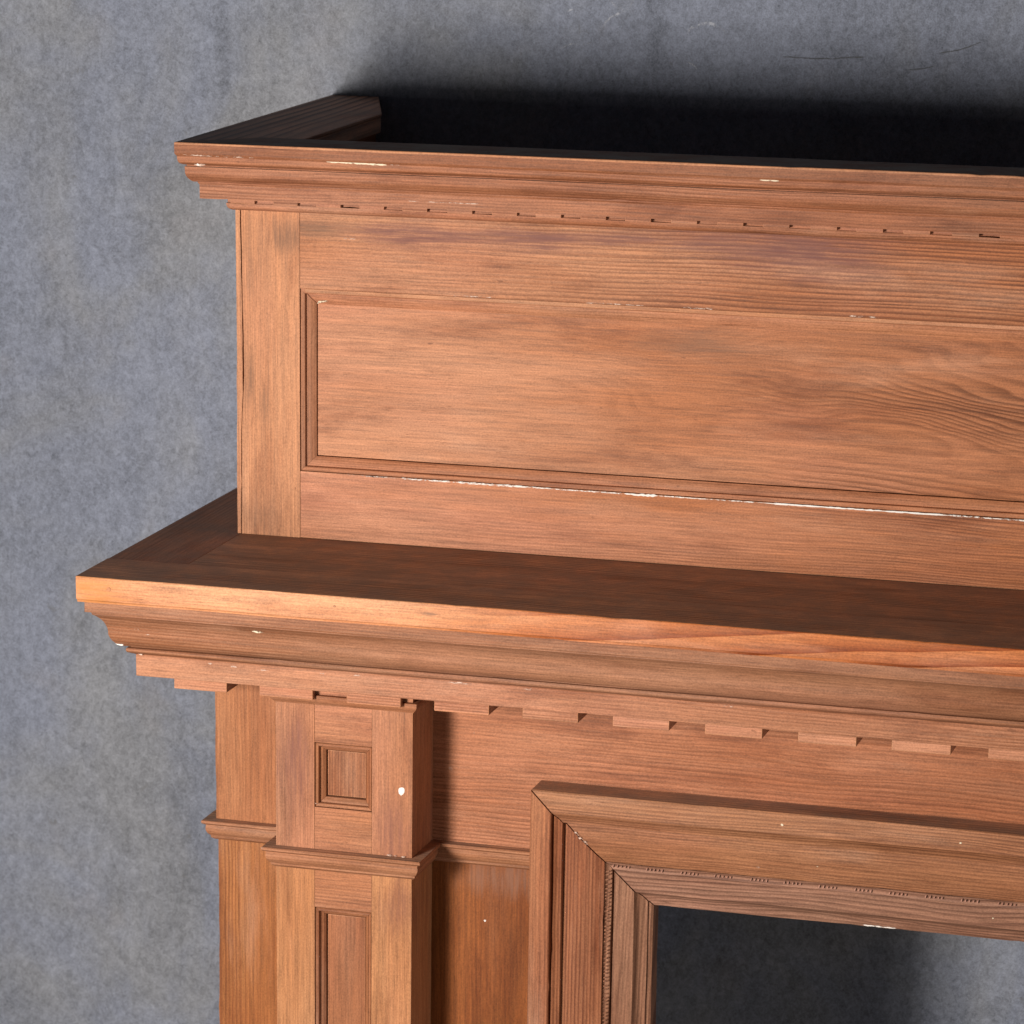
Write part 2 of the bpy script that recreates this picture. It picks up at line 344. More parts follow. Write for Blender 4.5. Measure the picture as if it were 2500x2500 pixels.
# ------------------------------------------------------------------ mesh helpers
def link(name, bm, mats, parent, sharp=30):
    bmesh.ops.recalc_face_normals(bm, faces=bm.faces)
    if sharp:
        for e in bm.edges:
            e.smooth = len(e.link_faces) == 2 and e.calc_face_angle(3) < math.radians(sharp)
        for f in bm.faces:
            f.smooth = True
    me = bpy.data.meshes.new(name)
    bm.to_mesh(me); bm.free()
    for m in (mats if isinstance(mats, (list, tuple)) else [mats]):
        me.materials.append(m)
    o = bpy.data.objects.new(name, me)
    COL.objects.link(o)
    o.parent = parent
    if sharp:                       # flat faces stay flat next to their rounded edges
        w = o.modifiers.new('face_weighted_normals', 'WEIGHTED_NORMAL')
        w.mode = 'FACE_AREA'; w.keep_sharp = True; w.weight = 60
    return o

def bevelled(bm, w, seg=2, wear=True):
    r = bmesh.ops.bevel(bm, geom=list(bm.edges), offset=w, segments=seg, affect='EDGES', profile=0.5)
    if wear:
        for f in r['faces']:
            f.material_index = 1
    return bm

def box(x0, x1, y0, y1, z0, z1, bev=0.0008, wear=True):
    bm = bmesh.new()
    bmesh.ops.create_cube(bm, size=1)
    for v in bm.verts:
        v.co = Vector((x0 + (v.co.x + .5) * (x1 - x0), y0 + (v.co.y + .5) * (y1 - y0), z0 + (v.co.z + .5) * (z1 - z0)))
    if bev:
        bevelled(bm, bev, 2, wear)
    return bm

from mathutils import noise as mnoise
def worn(prof, t, seed, amp, dents):
    """the outline at station t: edges wander a little and carry a few dents"""
    cx = sum(p[0] for p in prof) / len(prof); cy = sum(p[1] for p in prof) / len(prof)
    out = []
    for i, (u, v) in enumerate(prof):
        a = mnoise.noise((t * 9.0, i * 0.37, seed)) * amp
        b = mnoise.noise((t * 9.0, i * 0.37 + 50, seed)) * amp
        for (td, wd, dd, k) in dents:
            if abs(t - td) < wd and abs(i - k) <= 1:
                q = dd * (1 - abs(t - td) / wd)
                L = math.hypot(u - cx, v - cy) or 1
                a -= (u - cx) / L * q; b -= (v - cy) / L * q
        out.append((u + a, v + b))
    return out

def prism(poly, place, t0, t1, bev=0.0, seg=1, amp=0.0, ndents=0, seed=1, edges=None):
    """closed 2-D outline POLY carried from t0 to t1; place(u, v, t) gives the point; t0 and t1 may depend on (u, v)"""
    bm = bmesh.new()
    f0 = (lambda u, v: t0(u, v)) if callable(t0) else (lambda u, v: t0)
    f1 = (lambda u, v: t1(u, v)) if callable(t1) else (lambda u, v: t1)
    r = random.Random(seed)
    n = len(poly)
    lo, hi = f0(*poly[0]), f1(*poly[0])
    dents = [(r.uniform(lo, hi), r.uniform(.004, .014), r.uniform(.0004, .0013), r.choice(edges or range(n))) for _ in range(ndents)]
    rows = []
    for j in range(seg + 1):
        q = j / seg
        tm = lo + (hi - lo) * q
        pts = worn(poly, tm, seed, amp, dents) if amp else poly
        rows.append([bm.verts.new(place(pu, pv, f0(u, v) + (f1(u, v) - f0(u, v)) * q)) for (u, v), (pu, pv) in zip(poly, pts)])
    for a, b in zip(rows, rows[1:]):
        for i in range(n):
            bm.faces.new((a[i], a[(i + 1) % n], b[(i + 1) % n], b[i]))
    bm.faces.new(rows[0][::-1]); bm.faces.new(rows[-1])
    if bev:
        bmesh.ops.recalc_face_normals(bm, faces=bm.faces)
        bevelled(bm, bev)
    return bm

def ragged(poly, step=0.012, amp=0.0004, seed=3, keep=()):
    """the outline with its long sides broken into short uneven runs"""
    r = random.Random(seed); out = []
    for i, (a, b) in enumerate(zip(poly, poly[1:] + poly[:1])):
        m = max(1, int(math.hypot(b[0] - a[0], b[1] - a[1]) / step)) if i not in keep else 1
        L = math.hypot(b[0] - a[0], b[1] - a[1]) or 1
        nx, ny = -(b[1] - a[1]) / L, (b[0] - a[0]) / L
        out.append(a)
        for j in range(1, m):
            q = (j + r.uniform(-.3, .3)) / m; w = r.gauss(0, amp) * (2.5 if r.random() < .12 else 1)
            out.append((a[0] + (b[0] - a[0]) * q + nx * w, a[1] + (b[1] - a[1]) * q + ny * w))
    return out

def arc(p0, p1, bulge, n=6):
    """points strictly between p0 and p1 on a curve that swells by BULGE to the left of p0->p1"""
    out = []
    dx, dy = p1[0] - p0[0], p1[1] - p0[1]
    for i in range(1, n):
        t = i / n
        s = 4 * t * (1 - t) * bulge
        out.append((p0[0] + dx * t - dy * s, p0[1] + dy * t + dx * s))
    return out

def legs(path, prof, name, mats, parent, gap=0.00012, wear_at={}, amp=0.00035):
    """mitred moulding round an axis-aligned PATH (outside on the right): one mesh per leg; prof = closed [(p, z)]"""
    nrm = []
    for (x0, y0), (x1, y1) in zip(path, path[1:]):
        L = math.hypot(x1 - x0, y1 - y0)
        nrm.append(((y1 - y0) / L, -(x1 - x0) / L))
    made = []
    for i in range(len(path) - 1):
        (x0, y0), (x1, y1) = path[i], path[i + 1]
        L = math.hypot(x1 - x0, y1 - y0); d = ((x1 - x0) / L, (y1 - y0) / L)
        def pt(j, p, sgn):
            x, y = path[j]
            ns = [nrm[i]]
            k2 = j - 1 if j == i else j
            if 0 <= k2 < len(nrm) and k2 != i:
                ns.append(nrm[k2])
            for q in ns:
                x += q[0] * p; y += q[1] * p
            return x + d[0] * gap * sgn, y + d[1] * gap * sgn
        bm = bmesh.new()
        pr_i = prof[i] if isinstance(prof[0], list) else prof
        n = len(pr_i)
        seg = max(1, int(L / 0.011)) if L > 0.3 and n > 5 else max(1, int(L / 0.02))
        r = random.Random(len(made) * 7 + n)
        ft = [q for q in range(n) if pr_i[q][0] > 0.3 * max(p for p, z in pr_i)] or [0]
        dents = [(r.uniform(0, L), r.uniform(.004, .013), r.uniform(.0003, .0011), r.choice(ft)) for _ in range(int(L * 26))]
        rows = []
        for j in range(seg + 1):
            q = j / seg
            pts = worn(pr_i, q * L, n + i * 3.3, amp, dents)
            row = []
            for p, z in pts:
                xa, ya = pt(i, p, 1); xb, yb = pt(i + 1, p, -1)
                row.append(bm.verts.new((xa + (xb - xa) * q, ya + (yb - ya) * q, z)))
            rows.append(row)
        for A, B in zip(rows, rows[1:]):
            for q in range(n):
                f = bm.faces.new((A[q], A[(q + 1) % n], B[(q + 1) % n], B[q]))
                if q in wear_at:
                    f.material_index = wear_at[q]
        bm.faces.new(rows[0][::-1]); bm.faces.new(rows[-1])
        mt = mats[i] if isinstance(mats, list) else mats
        made.append(link(name, bm, [mt, M['wear'], M['crown_dark']], parent))
    return made

def blob(cx, cz, rx, rz, seed, n=11, rot=0.0, jag=0.35):
    r = random.Random(seed); out = []
    for i in range(n):
        t = i / n * 2 * math.pi
        s = 1 + r.uniform(-jag, jag)
        u, v = math.cos(t) * rx * s, math.sin(t) * rz * s
        out.append((cx + u * math.cos(rot) - v * math.sin(rot), cz + u * math.sin(rot) + v * math.cos(rot)))
    return out

def chip(name, poly, y, mat, parent, thick=0.0005):
    """a thin flake on a face that looks to the front (plane y): domed a little, its rim on the wood"""
    bm = bmesh.new()
    c = Vector((sum(p[0] for p in poly) / len(poly), y - thick, sum(p[1] for p in poly) / len(poly)))
    rim = [bm.verts.new((u, y + 0.0003, v)) for u, v in poly]
    top = [bm.verts.new((c.x + (u - c.x) * 0.86, y - thick, c.z + (v - c.z) * 0.86)) for u, v in poly]
    n = len(poly)
    for i in range(n):
        bm.faces.new((rim[i], rim[(i + 1) % n], top[(i + 1) % n], top[i]))
    bm.faces.new(top)
    return link(name, bm, mat, parent, 60)

def streak(pts, w, seed, jag=0.4):
    """outline of a ragged stroke through pts [(x, z)] of half width w"""
    r = random.Random(seed); up = []; lo = []
    dense = []
    for (a, b) in zip(pts, pts[1:]):
        m = max(3, int(math.hypot(b[0] - a[0], b[1] - a[1]) / 0.0028))
        dense += [(a[0] + (b[0] - a[0]) * i / m, a[1] + (b[1] - a[1]) * i / m) for i in range(m)]
    dense.append(pts[-1])
    n = len(dense)
    for i, (x, z) in enumerate(dense):
        t = min(1.0, 14 * min(i, n - 1 - i) / n + 0.2)
        up.append((x, z + w * t * (1 + r.uniform(-jag, jag))))
        lo.append((x, z - w * t * (1 + r.uniform(-jag, jag))))
    return up + lo[::-1]

def mirror(o, name=None):
    """a part on the far side: a mirrored copy about the mantel's middle"""
    c = o.copy(); c.data = o.data.copy(); COL.objects.link(c)
    for v in c.data.vertices:
        v.co.x = 2 * XC - v.co.x
    c.data.flip_normals()
    c.parent = o.parent
    for ch in o.children:
        d = mirror(ch); d.parent = c
    return c

# ------------------------------------------------------------------ setting: floor and wall
fl = link('floor', box(-6, 8, -8, WALL + 0.2, FLOOR - 0.1, FLOOR - 0.001, 0), M['floor'], None, 0)
fl['kind'] = 'structure'
wall = link('concrete_wall', box(-6, 8, WALL, WALL + 0.2, FLOOR - 0.001, 2.6, 0), M['concrete'], None, 0)
wall['label'] = 'mottled blue grey concrete wall behind the wooden fireplace mantel'
wall['category'] = 'wall'
def mark(pts, w, seed, mat, y=WALL):
    poly = streak(pts, w, seed, 0.5)
    h = len(poly) // 2
    bm = bmesh.new()
    vs = [bm.verts.new((u, y - 0.0004, v)) for u, v in poly]
    for i in range(h - 1):
        bm.faces.new((vs[i], vs[i + 1], vs[len(poly) - 2 - i], vs[len(poly) - 1 - i]))
    return link('scratch', bm, mat, wall, 0)
def curve_pts(cx, cz, rx, rz, a0, a1, n=12):
    return [(cx + rx * math.cos(math.radians(a0 + (a1 - a0) * i / n)), cz + rz * math.sin(math.radians(a0 + (a1 - a0) * i / n))) for i in range(n + 1)]
mark([(0.2875, 0.530), (0.291, 0.538), (0.300, 0.545), (0.312, 0.5505), (0.320, 0.556), (0.326, 0.566)], 0.0016, 1, M['chalk'])
mark([(0.290, 0.572), (0.297, 0.562), (0.305, 0.555), (0.315, 0.552)], 0.0014, 2, M['chalk'])
mark(curve_pts(0.4145, 0.524, 0.024, 0.016, 175, 60), 0.0017, 3, M['chalk'])
mark(curve_pts(0.4145, 0.524, 0.024, 0.016, 55, 5), 0.0007, 4, M['chalk'])
mark([(0.392, 0.4950), (0.402, 0.4905), (0.4045, 0.483)], 0.0009, 5, M['chalk'])
mark([(0.236, 0.506), (0.250, 0.512), (0.262, 0.5105), (0.275, 0.514)], 0.0008, 6, M['chalk'])
mark([(0.243, 0.549), (0.251, 0.552)], 0.0011, 7, M['chalk'])
mark([(0.506, 0.5045), (0.545, 0.5035), (0.565, 0.5040)], 0.0006, 8, M['scratch_dark'])
mark([(0.566, 0.5040), (0.590, 0.5065), (0.603, 0.5070)], 0.0007, 9, M['scratch_dark'])
mark([(0.690, 0.5140), (0.712, 0.518), (0.726, 0.523), (0.738, 0.528)], 0.0006, 10, M['scratch_dark'])
mark([(0.655, 0.4940), (0.672, 0.4960), (0.686, 0.4995)], 0.0006, 12, M['scratch_dark'])

# ------------------------------------------------------------------ the mantel
root = bpy.data.objects.new('fireplace_mantel', None)
COL.objects.link(root)
root['label'] = 'tall stripped pine fireplace mantel with panelled overmantel, dentil mouldings and deep shelf against the wall'
root['category'] = 'fireplace mantel'

# ---- overmantel: stiles, rails, panel
def front_outline(poly, y0, y1, bev=0.0006):
    return prism(poly, lambda u, v, t: (u, t, v), y0, y1, bev)
stile = link('stile', front_outline(ragged([(0.0066, 0.3795), (0.0076, 0.300), (0.0089, 0.225), (0.0092, 0.180), (0.0086, 0.165), (0.0062, 0.120), (0.0052, 0.0), (0.0752, 0.0), (0.0752, 0.3795)], 0.016, 0.00022, 3, (5, 6, 7, 8)), 0.0, 0.022, 0.0),
             [M['stile'], M['wear_z']], root)
side = link('side_board', front_outline(ragged([(0, 0), (0.0040, 0), (0.0052, 0.120), (0.0072, 0.16), (0.0074, 0.225), (0.0052, 0.355), (0.0050, 0.3795), (0, 0.3795), (0.0006, 0.22), (0.0003, 0.16), (-0.0004, 0.06)], 0.014, 0.00020, 4, (0, 7)),
            0.0004, YB, 0.0), [M['stile'], M['wear_z']], root)
rx0, rx1 = 0.0755, 2 * XC - 0.0755
rail_t = link('rail', box(rx0, rx1, 0.0003, 0.022, 0.2815, 0.3795, 0.0003, False), [M['rail_top'], M['wear']], root)
rail_b = link('rail', box(rx0, rx1, 0.0003, 0.022, 0.0002, 0.0762, 0.0004), [M['rail'], M['wear']], root)
panel = link('panel', box(rx0 + 0.0174, rx1 - 0.0174, 0.0104, 0.018, 0.0936, 0.2642, 0.0005, False), [M['panel'], M['wear']], root)
# mitred panel moulding: profile (w inward, depth)
def panel_mould(x0, x1, z0, z1, y, prof, parent, gap=0.0004, mx=None, mz=None, top=None):
    mx = mx or M['mould_x']; mz = mz or M['mould_z']
    out = []
    out.append(link('panel_moulding', prism(prof, lambda u, v, t: (x0 + u, y + v, t), lambda u, v: z0 + u + gap * .3, lambda u, v: z1 - u - gap * .3), [mz, M['wear']], parent))
    out.append(link('panel_moulding', prism(prof, lambda u, v, t: (x1 - u, y + v, t), lambda u, v: z0 + u + gap * .3, lambda u, v: z1 - u - gap * .3), [mz, M['wear']], parent))
    out.append(link('panel_moulding', prism(prof, lambda u, v, t: (t, y + v, z0 + u), lambda u, v: x0 + u + gap * .3, lambda u, v: x1 - u - gap * .3), [mx, M['wear']], parent))
    out.append(link('panel_moulding', prism(top or prof, lambda u, v, t: (t, y + v, z1 - u), lambda u, v: x0 + u + gap * .3, lambda u, v: x1 - u - gap * .3), [mx, M['wear']], parent))
    return out
PM = [(0.0006, 0.017), (0.0006, 0.0014), (0.0010, 0.0008), (0.0052, 0.0006), (0.0057, 0.0012), (0.0060, 0.0052)] + arc((0.0060, 0.0052), (0.0166, 0.0086), -0.10, 7) + [(0.0166, 0.0086), (0.0168, 0.017)]
PT = [(0.0, 0.017), (0.0, 0.0007), (0.0006, 0.0004), (0.0050, 0.0006), (0.0058, 0.0016), (0.0062, 0.0066)] + arc((0.0062, 0.0066), (0.0172, 0.0098), -0.08, 7) + [(0.0172, 0.0098), (0.0182, 0.0103), (0.0184, 0.017)]
panel_mould(rx0, rx1, 0.0762, 0.2815, 0.0, PM, panel, mx=M['mould_rail'], top=PT)

link('panel_fillet', box(rx0 + 0.0062, rx1 - 0.0062, -0.0006, 0.0040, 0.2768, 0.2812, 0.0006, False), M['wear'], panel)

# crown
CP = [(0.0512, 0.4419), (0.0518, 0.4413), (0.0518, 0.4394), (0.0517, 0.4300), (0.0512, 0.4290), (0.0495, 0.4270), (0.0493, 0.4247)]
CP += arc(CP[-1], (0.0440, 0.4176), 0.22, 6) + [(0.0440, 0.4176), (0.0412, 0.4168), (0.0414, 0.4158), (0.0430, 0.4152), (0.0428, 0.4115)]
CP += arc((0.0428, 0.4115), (0.0356, 0.3982), 0.16, 8) + [(0.0356, 0.3982), (0.0318, 0.3974), (0.0320, 0.3962), (0.0310, 0.3952), (0.0305, 0.3940), (0.0304, 0.3792), (-0.021, 0.3798), (-0.023, 0.4405), (-0.0225, 0.4419)]
CR = [(p, min(z, 0.4380)) if p < 0.051 or z > 0.44 else (p, z) for p, z in CP]
CR[0] = (0.0510, 0.4381); CR[1] = (0.0514, 0.4380); CR[2] = (0.0517, 0.4378)
CR[-1] = (-0.0060, 0.4381); CR[-2] = (-0.0060, 0.4370); CR[-3] = (-0.0060, 0.3798)
crown_path = [(0, YB), (0, 0), (2 * XC, 0), (2 * XC, YB)]
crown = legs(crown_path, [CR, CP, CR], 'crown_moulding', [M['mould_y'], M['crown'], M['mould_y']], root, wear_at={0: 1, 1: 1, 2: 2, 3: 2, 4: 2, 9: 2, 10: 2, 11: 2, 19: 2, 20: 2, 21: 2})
# bead strip under the small dentils
SP = [(0.0078, 0.3727), (0.0076, 0.3715)] + arc((0.0076, 0.3715), (0.0026, 0.3652), 0.2, 5) + [(0.0020, 0.3646), (0.0002, 0.3646), (0.0002, 0.3727)]
legs(crown_path, SP, 'bead_moulding', [M['mould_y'], M['crown'], M['mould_y']], root)
# recess behind the small dentils
legs(crown_path, [(0.0064, 0.3790), (0.0064, 0.3729), (0.0004, 0.3729), (0.0004, 0.3790)], 'dentil_backing', [M['mould_y'], M['crown'], M['mould_y']], root)
d_first = link('dentil', box(-0.0141, 0.0140, -0.0124, -0.0068, 0.3730, 0.3789, 0.0004), [M['crown'], M['wear']], crown[1])
for i in range(36):
    d = d_first if i == 0 else d_first.copy()
    if i:
        COL.objects.link(d)
    d.location = (0.0131 + 0.04994 * i + (rnd.uniform(-.0008, .0008) if i else 0), rnd.uniform(-.0004, .0003), rnd.uniform(-.0001, .0004) if i else 0)
cap = link('cap_board', prism([(-0.0517, -0.0515), (-0.0517, YB), (0.0090, YB), (0.0730, 0.3000), (0.0730, 0.0236), (0.0236, 0.0236)], lambda u, v, t: (u, v, t), 0.4200 + 0.0184, 0.4419, 0.0007), [M['dusty_y'], M['shelf_return']], root)
cap2 = link('cap_board', prism([(0.0066, 0.0240), (0.0722, 0.0240), (0.0722, 0.2990), (0.0090, YB - 0.003), (0.0066, YB - 0.003)], lambda u, v, t: (u, v, t), 0.4200, 0.4380, 0.0015), [M['dusty_y'], M['shelf_return']], root)
mirror(cap); mirror(cap2)

# ---- shelf
def shelf_front():
    y0, y1 = -0.2636, -0.1702
    prof = [(y1, 0.0), (y0 + 0.0008, 0.0), (y0, -0.0008), (y0, -0.0254)] + arc((y0, -0.0254), (y0 + 0.0034, -0.0289), 0.20, 5) + [(y0 + 0.0034, -0.0289), (y1, -0.0290)]
    return prism(prof, lambda u, v, t: (t, u, v), XL - 0.0953, XR + 0.0953, seg=190, amp=0.0004, ndents=34, seed=5, edges=[1, 2, 3, 5, 7])
shelf = link('shelf', shelf_front(), [M['shelf_front'], M['wear']], root)
shelf.data.materials.append(M['shelf_top'])
for f in shelf.data.polygons:                      # same board on top: dusty, its colour lightened where light only grazes
    if f.normal.z > 0.9:
        f.material_index = 2
shelf_back = link('shelf_board', box(0.0036, 2 * XC - 0.0036, -0.1698, YB - 0.001, -0.0288, -0.0003, 0.0005, False), [M['shelf_top'], M['wear']], root)
shelf_ret = link('shelf_board', box(XL - 0.0953, 0.0032, -0.1698, YB - 0.001, -0.0288, -0.0004, 0.0007, False), [M['shelf_return'], M['wear']], root)
mirror(shelf_ret)
for (x, z, s) in ((-0.0520, -0.0118, 0.0026), (0.205, -0.011, 0.0016)):
    chip('nail_plug', blob(x, z, s, s, int(x * 999), 12, 0, 0.06), -0.2636, M['wear'], shelf, 0.0004)

# ---- bed moulding and large dentils
BP = [(0.0885, -0.0293), (0.0885, -0.0408), (0.0835, -0.0416), (0.0825, -0.0434), (0.0826, -0.0444)]
BP += arc((0.0826, -0.0444), (0.0690, -0.0690), -0.14, 8) + [(0.0690, -0.0690)] + arc((0.0690, -0.0690), (0.0592, -0.0826), 0.10, 6) + [(0.0592, -0.0826), (0.0578, -0.0832), (0.0500, -0.0838), (0.0502, -0.0854), (0.0540, -0.0860)]
BP += arc((0.0540, -0.0860), (0.0530, -0.0912), 0.22, 5) + [(0.0530, -0.0912), (0.0470, -0.0938), (0.0464, -0.0944), (-0.02, -0.0944), (-0.02, -0.0293)]
bed_path = [(XL, YB), (XL, YP), (XR, YP), (XR, YB)]
bed = legs(bed_path, BP, 'bed_moulding', [M['mould_y'], M['bed'], M['mould_y']], root)
fascia_mat = M['fascia']
FP = [(0.0455, -0.0946), (0.0462, -0.0955), (0.0462, -0.1182), (0.0456, -0.1188), (-0.02, -0.1188), (-0.02, -0.0946)]
fascia = legs(bed_path, FP, 'fascia_board', [M['mould_y'], fascia_mat, M['mould_y']], root)
def big_dentil(deep):
    y1 = YL - 0.0004 if deep else YP - 0.0064
    return link('dentil', box(-0.062, 0, YP - 0.0137, y1, -0.1385, -0.1190, 0.0010), [M['dentil'], M['wear']], bed[1])
d_deep = big_dentil(True); d_thin = big_dentil(False)
for i in range(19):
    thin = i in (1, 2, 15, 16)
    src = d_thin if thin else d_deep
    d = src if i in (0, 1) else src.copy()
    if i not in (0, 1):
        COL.objects.link(d)
    d.location = (0.0528 + 0.1 * i + rnd.uniform(-.0006, .0006), 0, 0)

# ---- frieze, corner posts, lower panels
frieze = link('frieze_board', box(PL + 0.01, 2 * XC - PL - 0.01, YL, YL + 0.022, -0.3345, -0.0300, 0.0004, False), [M['frieze'], M['wear']], root)
lower = link('lower_panel', box(PR - 0.005, KX + 0.05, YL + 0.0012, YL + 0.022, FLOOR + 0.001, -0.3350, 0.0004, False), [M['lower'], M['wear_z']], root)
mirror(lower)
post_u = link('corner_post', front_outline(ragged([(XL, -0.3345), (PL + 0.0095, -0.3345), (PL + 0.0095, -0.03), (XL, -0.03)], 0.020, 0.00020, 6, (0, 1, 2)), YL, YL + 0.024, 0.0), [M['post'], M['wear_z']], root)
post_l = link('corner_post', front_outline(ragged([(XL + .0022, FLOOR), (PL + 0.009, FLOOR), (PL + 0.009, -0.335), (XL + .0022, -0.335)], 0.017, 0.00030, 8, (0, 1, 2)), YL + 0.0006, YL + 0.024, 0.0), [M['post_low'], M['wear_z']], root)
mirror(post_u); mirror(post_l)
ret = link('return_board', box(XL + 0.0026, XL + 0.022, YL + 0.0246, YB - 0.001, FLOOR, -0.0300, 0.0006), [M['post_low'], M['wear_z']], root)
mirror(ret)

# ---- pilaster
SX0, SX1 = 0.1497, 0.2163          # the recess between its stiles
pil = link('pilaster', box(SX0 - 0.004, SX1 + 0.004, YP + 0.0215, YL - 0.0004, FLOOR, -0.1215, 0.0004, False), [M['pil_panel'], M['wear_z']], root)
def psub(name, x0, x1, z0, z1, y0, y1, m, mw='wear_z', bev=0.00035):
    return link(name, box(x0, x1, y0, y1, z0, z1, bev), [M[m], M[mw if m != 'pil_rail' else m]], pil)
ZN = -0.3245                        # joint behind the neck moulding
for (x0, x1) in ((PL, SX0 - 0.0001), (SX1 + 0.0001, PR)):
    psub('stile', x0, x1, ZN, -0.1215, YP, YL - 0.0003, 'pil')
    psub('stile', x0, x1, FLOOR, ZN - 0.0003, YP + 0.0003, YL - 0.0003, 'pil_low')
psub('rail', SX0 + 0.0001, SX1 - 0.0001, -0.1896, -0.1215, YP + 0.0002, YP + 0.021, 'pil_rail', 'wear')
psub('rail', SX0 + 0.0001, SX1 - 0.0001, -0.3245, -0.2637, YP + 0.0002, YP + 0.021, 'pil_rail', 'wear')
psub('rail', SX0 + 0.0001, SX1 - 0.0001, -0.3800, -0.3249, YP + 0.0004, YP + 0.021, 'pil_rail', 'wear')
psub('rail', SX0 + 0.0001, SX1 - 0.0001, FLOOR, FLOOR + 0.16, YP + 0.0004, YP + 0.021, 'pil_rail', 'wear')
QM = [(0.0005, 0.020), (0.0005, 0.0022), (0.0009, 0.0014)] + arc((0.0009, 0.0014), (0.0042, 0.0014), 0.25, 5) + [(0.0042, 0.0014), (0.0046, 0.0022), (0.0047, 0.0062)] + arc((0.0047, 0.0062), (0.0100, 0.0105), -0.10, 5) + [(0.0100, 0.0105), (0.0102, 0.020)]
for (z0, z1) in ((-0.2637, -0.1896), (FLOOR + 0.16, -0.3800)):
    psub('panel', SX0 + 0.0112, SX1 - 0.0112, z0 + 0.0112, z1 - 0.0112, YP + 0.0132, YP + 0.021, 'pil_panel', bev=0.0006)
    panel_mould(SX0, SX1, z0, z1, YP, QM, pil, mx=M['mould_x'], mz=M['pil_panel'])
# neck moulding, running round post, pilaster and frieze
NP = [(0.0126, -0.3121), (0.0133, -0.3128), (0.0133, -0.3152), (0.0126, -0.3160), (0.0094, -0.3178), (0.0092, -0.3192)]
NP += arc((0.0092, -0.3192), (0.0062, -0.3300), 0.14, 6) + [(0.0062, -0.3300), (0.0048, -0.3315), (0.0048, -0.3335), (0.0014, -0.3362), (0.0003, -0.3364), (0.0003, -0.3121)]
npath = [(XL, YB - 0.002), (XL, YL), (PL, YL), (PL, YP), (PR, YP), (PR, YL), (KX - 0.0004, YL)]
for o in legs(npath, NP, 'neck_moulding', [M['mould_y'], M['mould_x'], M['mould_y'], M['mould_x'], M['mould_y'], M['mould_x']], root):
    mirror(o)
# small flared cap of the pilaster, tucked behind the dentils
PC = [(0.0056, -0.1352), (0.0060, -0.1358), (0.0060, -0.1380)] + arc((0.0060, -0.1380), (0.0020, -0.1450), 0.13, 5) + [(0.0020, -0.1450), (0.0012, -0.1466), (0.0002, -0.1468), (0.0002, -0.1352)]
for o in legs([(PL, YL - 0.0006), (PL, YP), (PR, YP), (PR, YL - 0.0006)], PC, 'pilaster_cap', [M['mould_y'], M['mould_x'], M['mould_y']], root):
    mirror(o)
pc_old = [o for o in COL.objects if o.name.startswith('pilaster') and o.name == 'pilaster']
mirror(pil)

# ---- casing of the opening: two jambs and a lintel, mitred; (s inward, t forward of the frieze)
def band(prof, name, mats_side, mats_top, par, prof_top=None):
    g = 0.0008
    jl = link(name, prism(prof, lambda u, v, t: (KX + u, YL + v, t), FLOOR, lambda u, v: KZ - u - g, seg=90, amp=0.0005, ndents=24, seed=len(prof)), mats_side, par[0])
    tp = link(name, prism(prof_top or prof, lambda u, v, t: (t, YL + v, KZ - u), lambda u, v: KX + u + g, lambda u, v: 2 * XC - KX - u - g, seg=90, amp=0.0005, ndents=26, seed=len(prof) + 2), mats_top, par[1])
    jr = mirror(jl); jr.parent = par[2]
    return jl, tp, jr
outer = [(0.0, -0.0003), (0.0, -0.0402), (0.0010, -0.0412), (0.0226, -0.0424), (0.0236, -0.0416), (0.0240, -0.0330), (0.0262, -0.0330), (0.0266, -0.0384), (0.0274, -0.0390)]
outer += arc((0.0274, -0.0390), (0.0350, -0.0352), 0.10, 4) + [(0.0350, -0.0352), (0.0356, -0.0340), (0.0358, -0.0290)]
outer += arc((0.0358, -0.0290), (0.0800, -0.0214), -0.055, 9) + [(0.0800, -0.0214), (0.0803, -0.0003)]
outer_t = [(0.0, -0.0003), (0.0, -0.0402), (0.0012, -0.0412), (0.0232, -0.0424), (0.0246, -0.0416), (0.0262, -0.0396), (0.0274, -0.0390)]
outer_t += arc((0.0274, -0.0390), (0.0350, -0.0352), 0.10, 4) + [(0.0350, -0.0352), (0.0356, -0.0340), (0.0358, -0.0285)]
outer_t += arc((0.0358, -0.0285), (0.0800, -0.0208), -0.055, 9) + [(0.0800, -0.0208), (0.0803, -0.0003)]
jl, tp, jr = band(outer, 'casing', [M['case_side'], M['wear_z']], [M['case_top'], M['wear']], (root, root, root), outer_t)
inner = [(0.0806, -0.0003), (0.0806, -0.0205)] + arc((0.0806, -0.0205), (0.0880, -0.0186), 0.42, 6) + [(0.0880, -0.0186), (0.0884, -0.0130), (0.0900, -0.0128), (0.0906, -0.0172), (0.0915, -0.0178), (0.1128, -0.0146), (0.1140, -0.0128)]
inner += arc((0.1140, -0.0128), (0.1258, -0.0036), 0.16, 6) + [(0.1258, -0.0036), (0.1262, -0.0010), (0.1288, -0.0006), (0.1312, 0.0012), (0.1316, 0.024), (0.0806, 0.024)]
inner_t = [(0.0806, -0.0003), (0.0805, -0.0206)] + arc((0.0805, -0.0206), (0.0885, -0.0190), 0.16, 5) + [(0.0885, -0.0190), (0.0895, -0.0180), (0.0915, -0.0178), (0.1128, -0.0146), (0.1140, -0.0136)]
inner_t += arc((0.1140, -0.0136), (0.1258, -0.0036), 0.16, 6) + [(0.1258, -0.0036), (0.1266, -0.0012), (0.1288, -0.0006), (0.1312, 0.0012), (0.1316, 0.024), (0.0806, 0.024)]
b1 = band(inner, 'inner_band', [M['bead_side'], M['wear_z']], [M['bead'], M['wear']], (jl, tp, jr), inner_t)
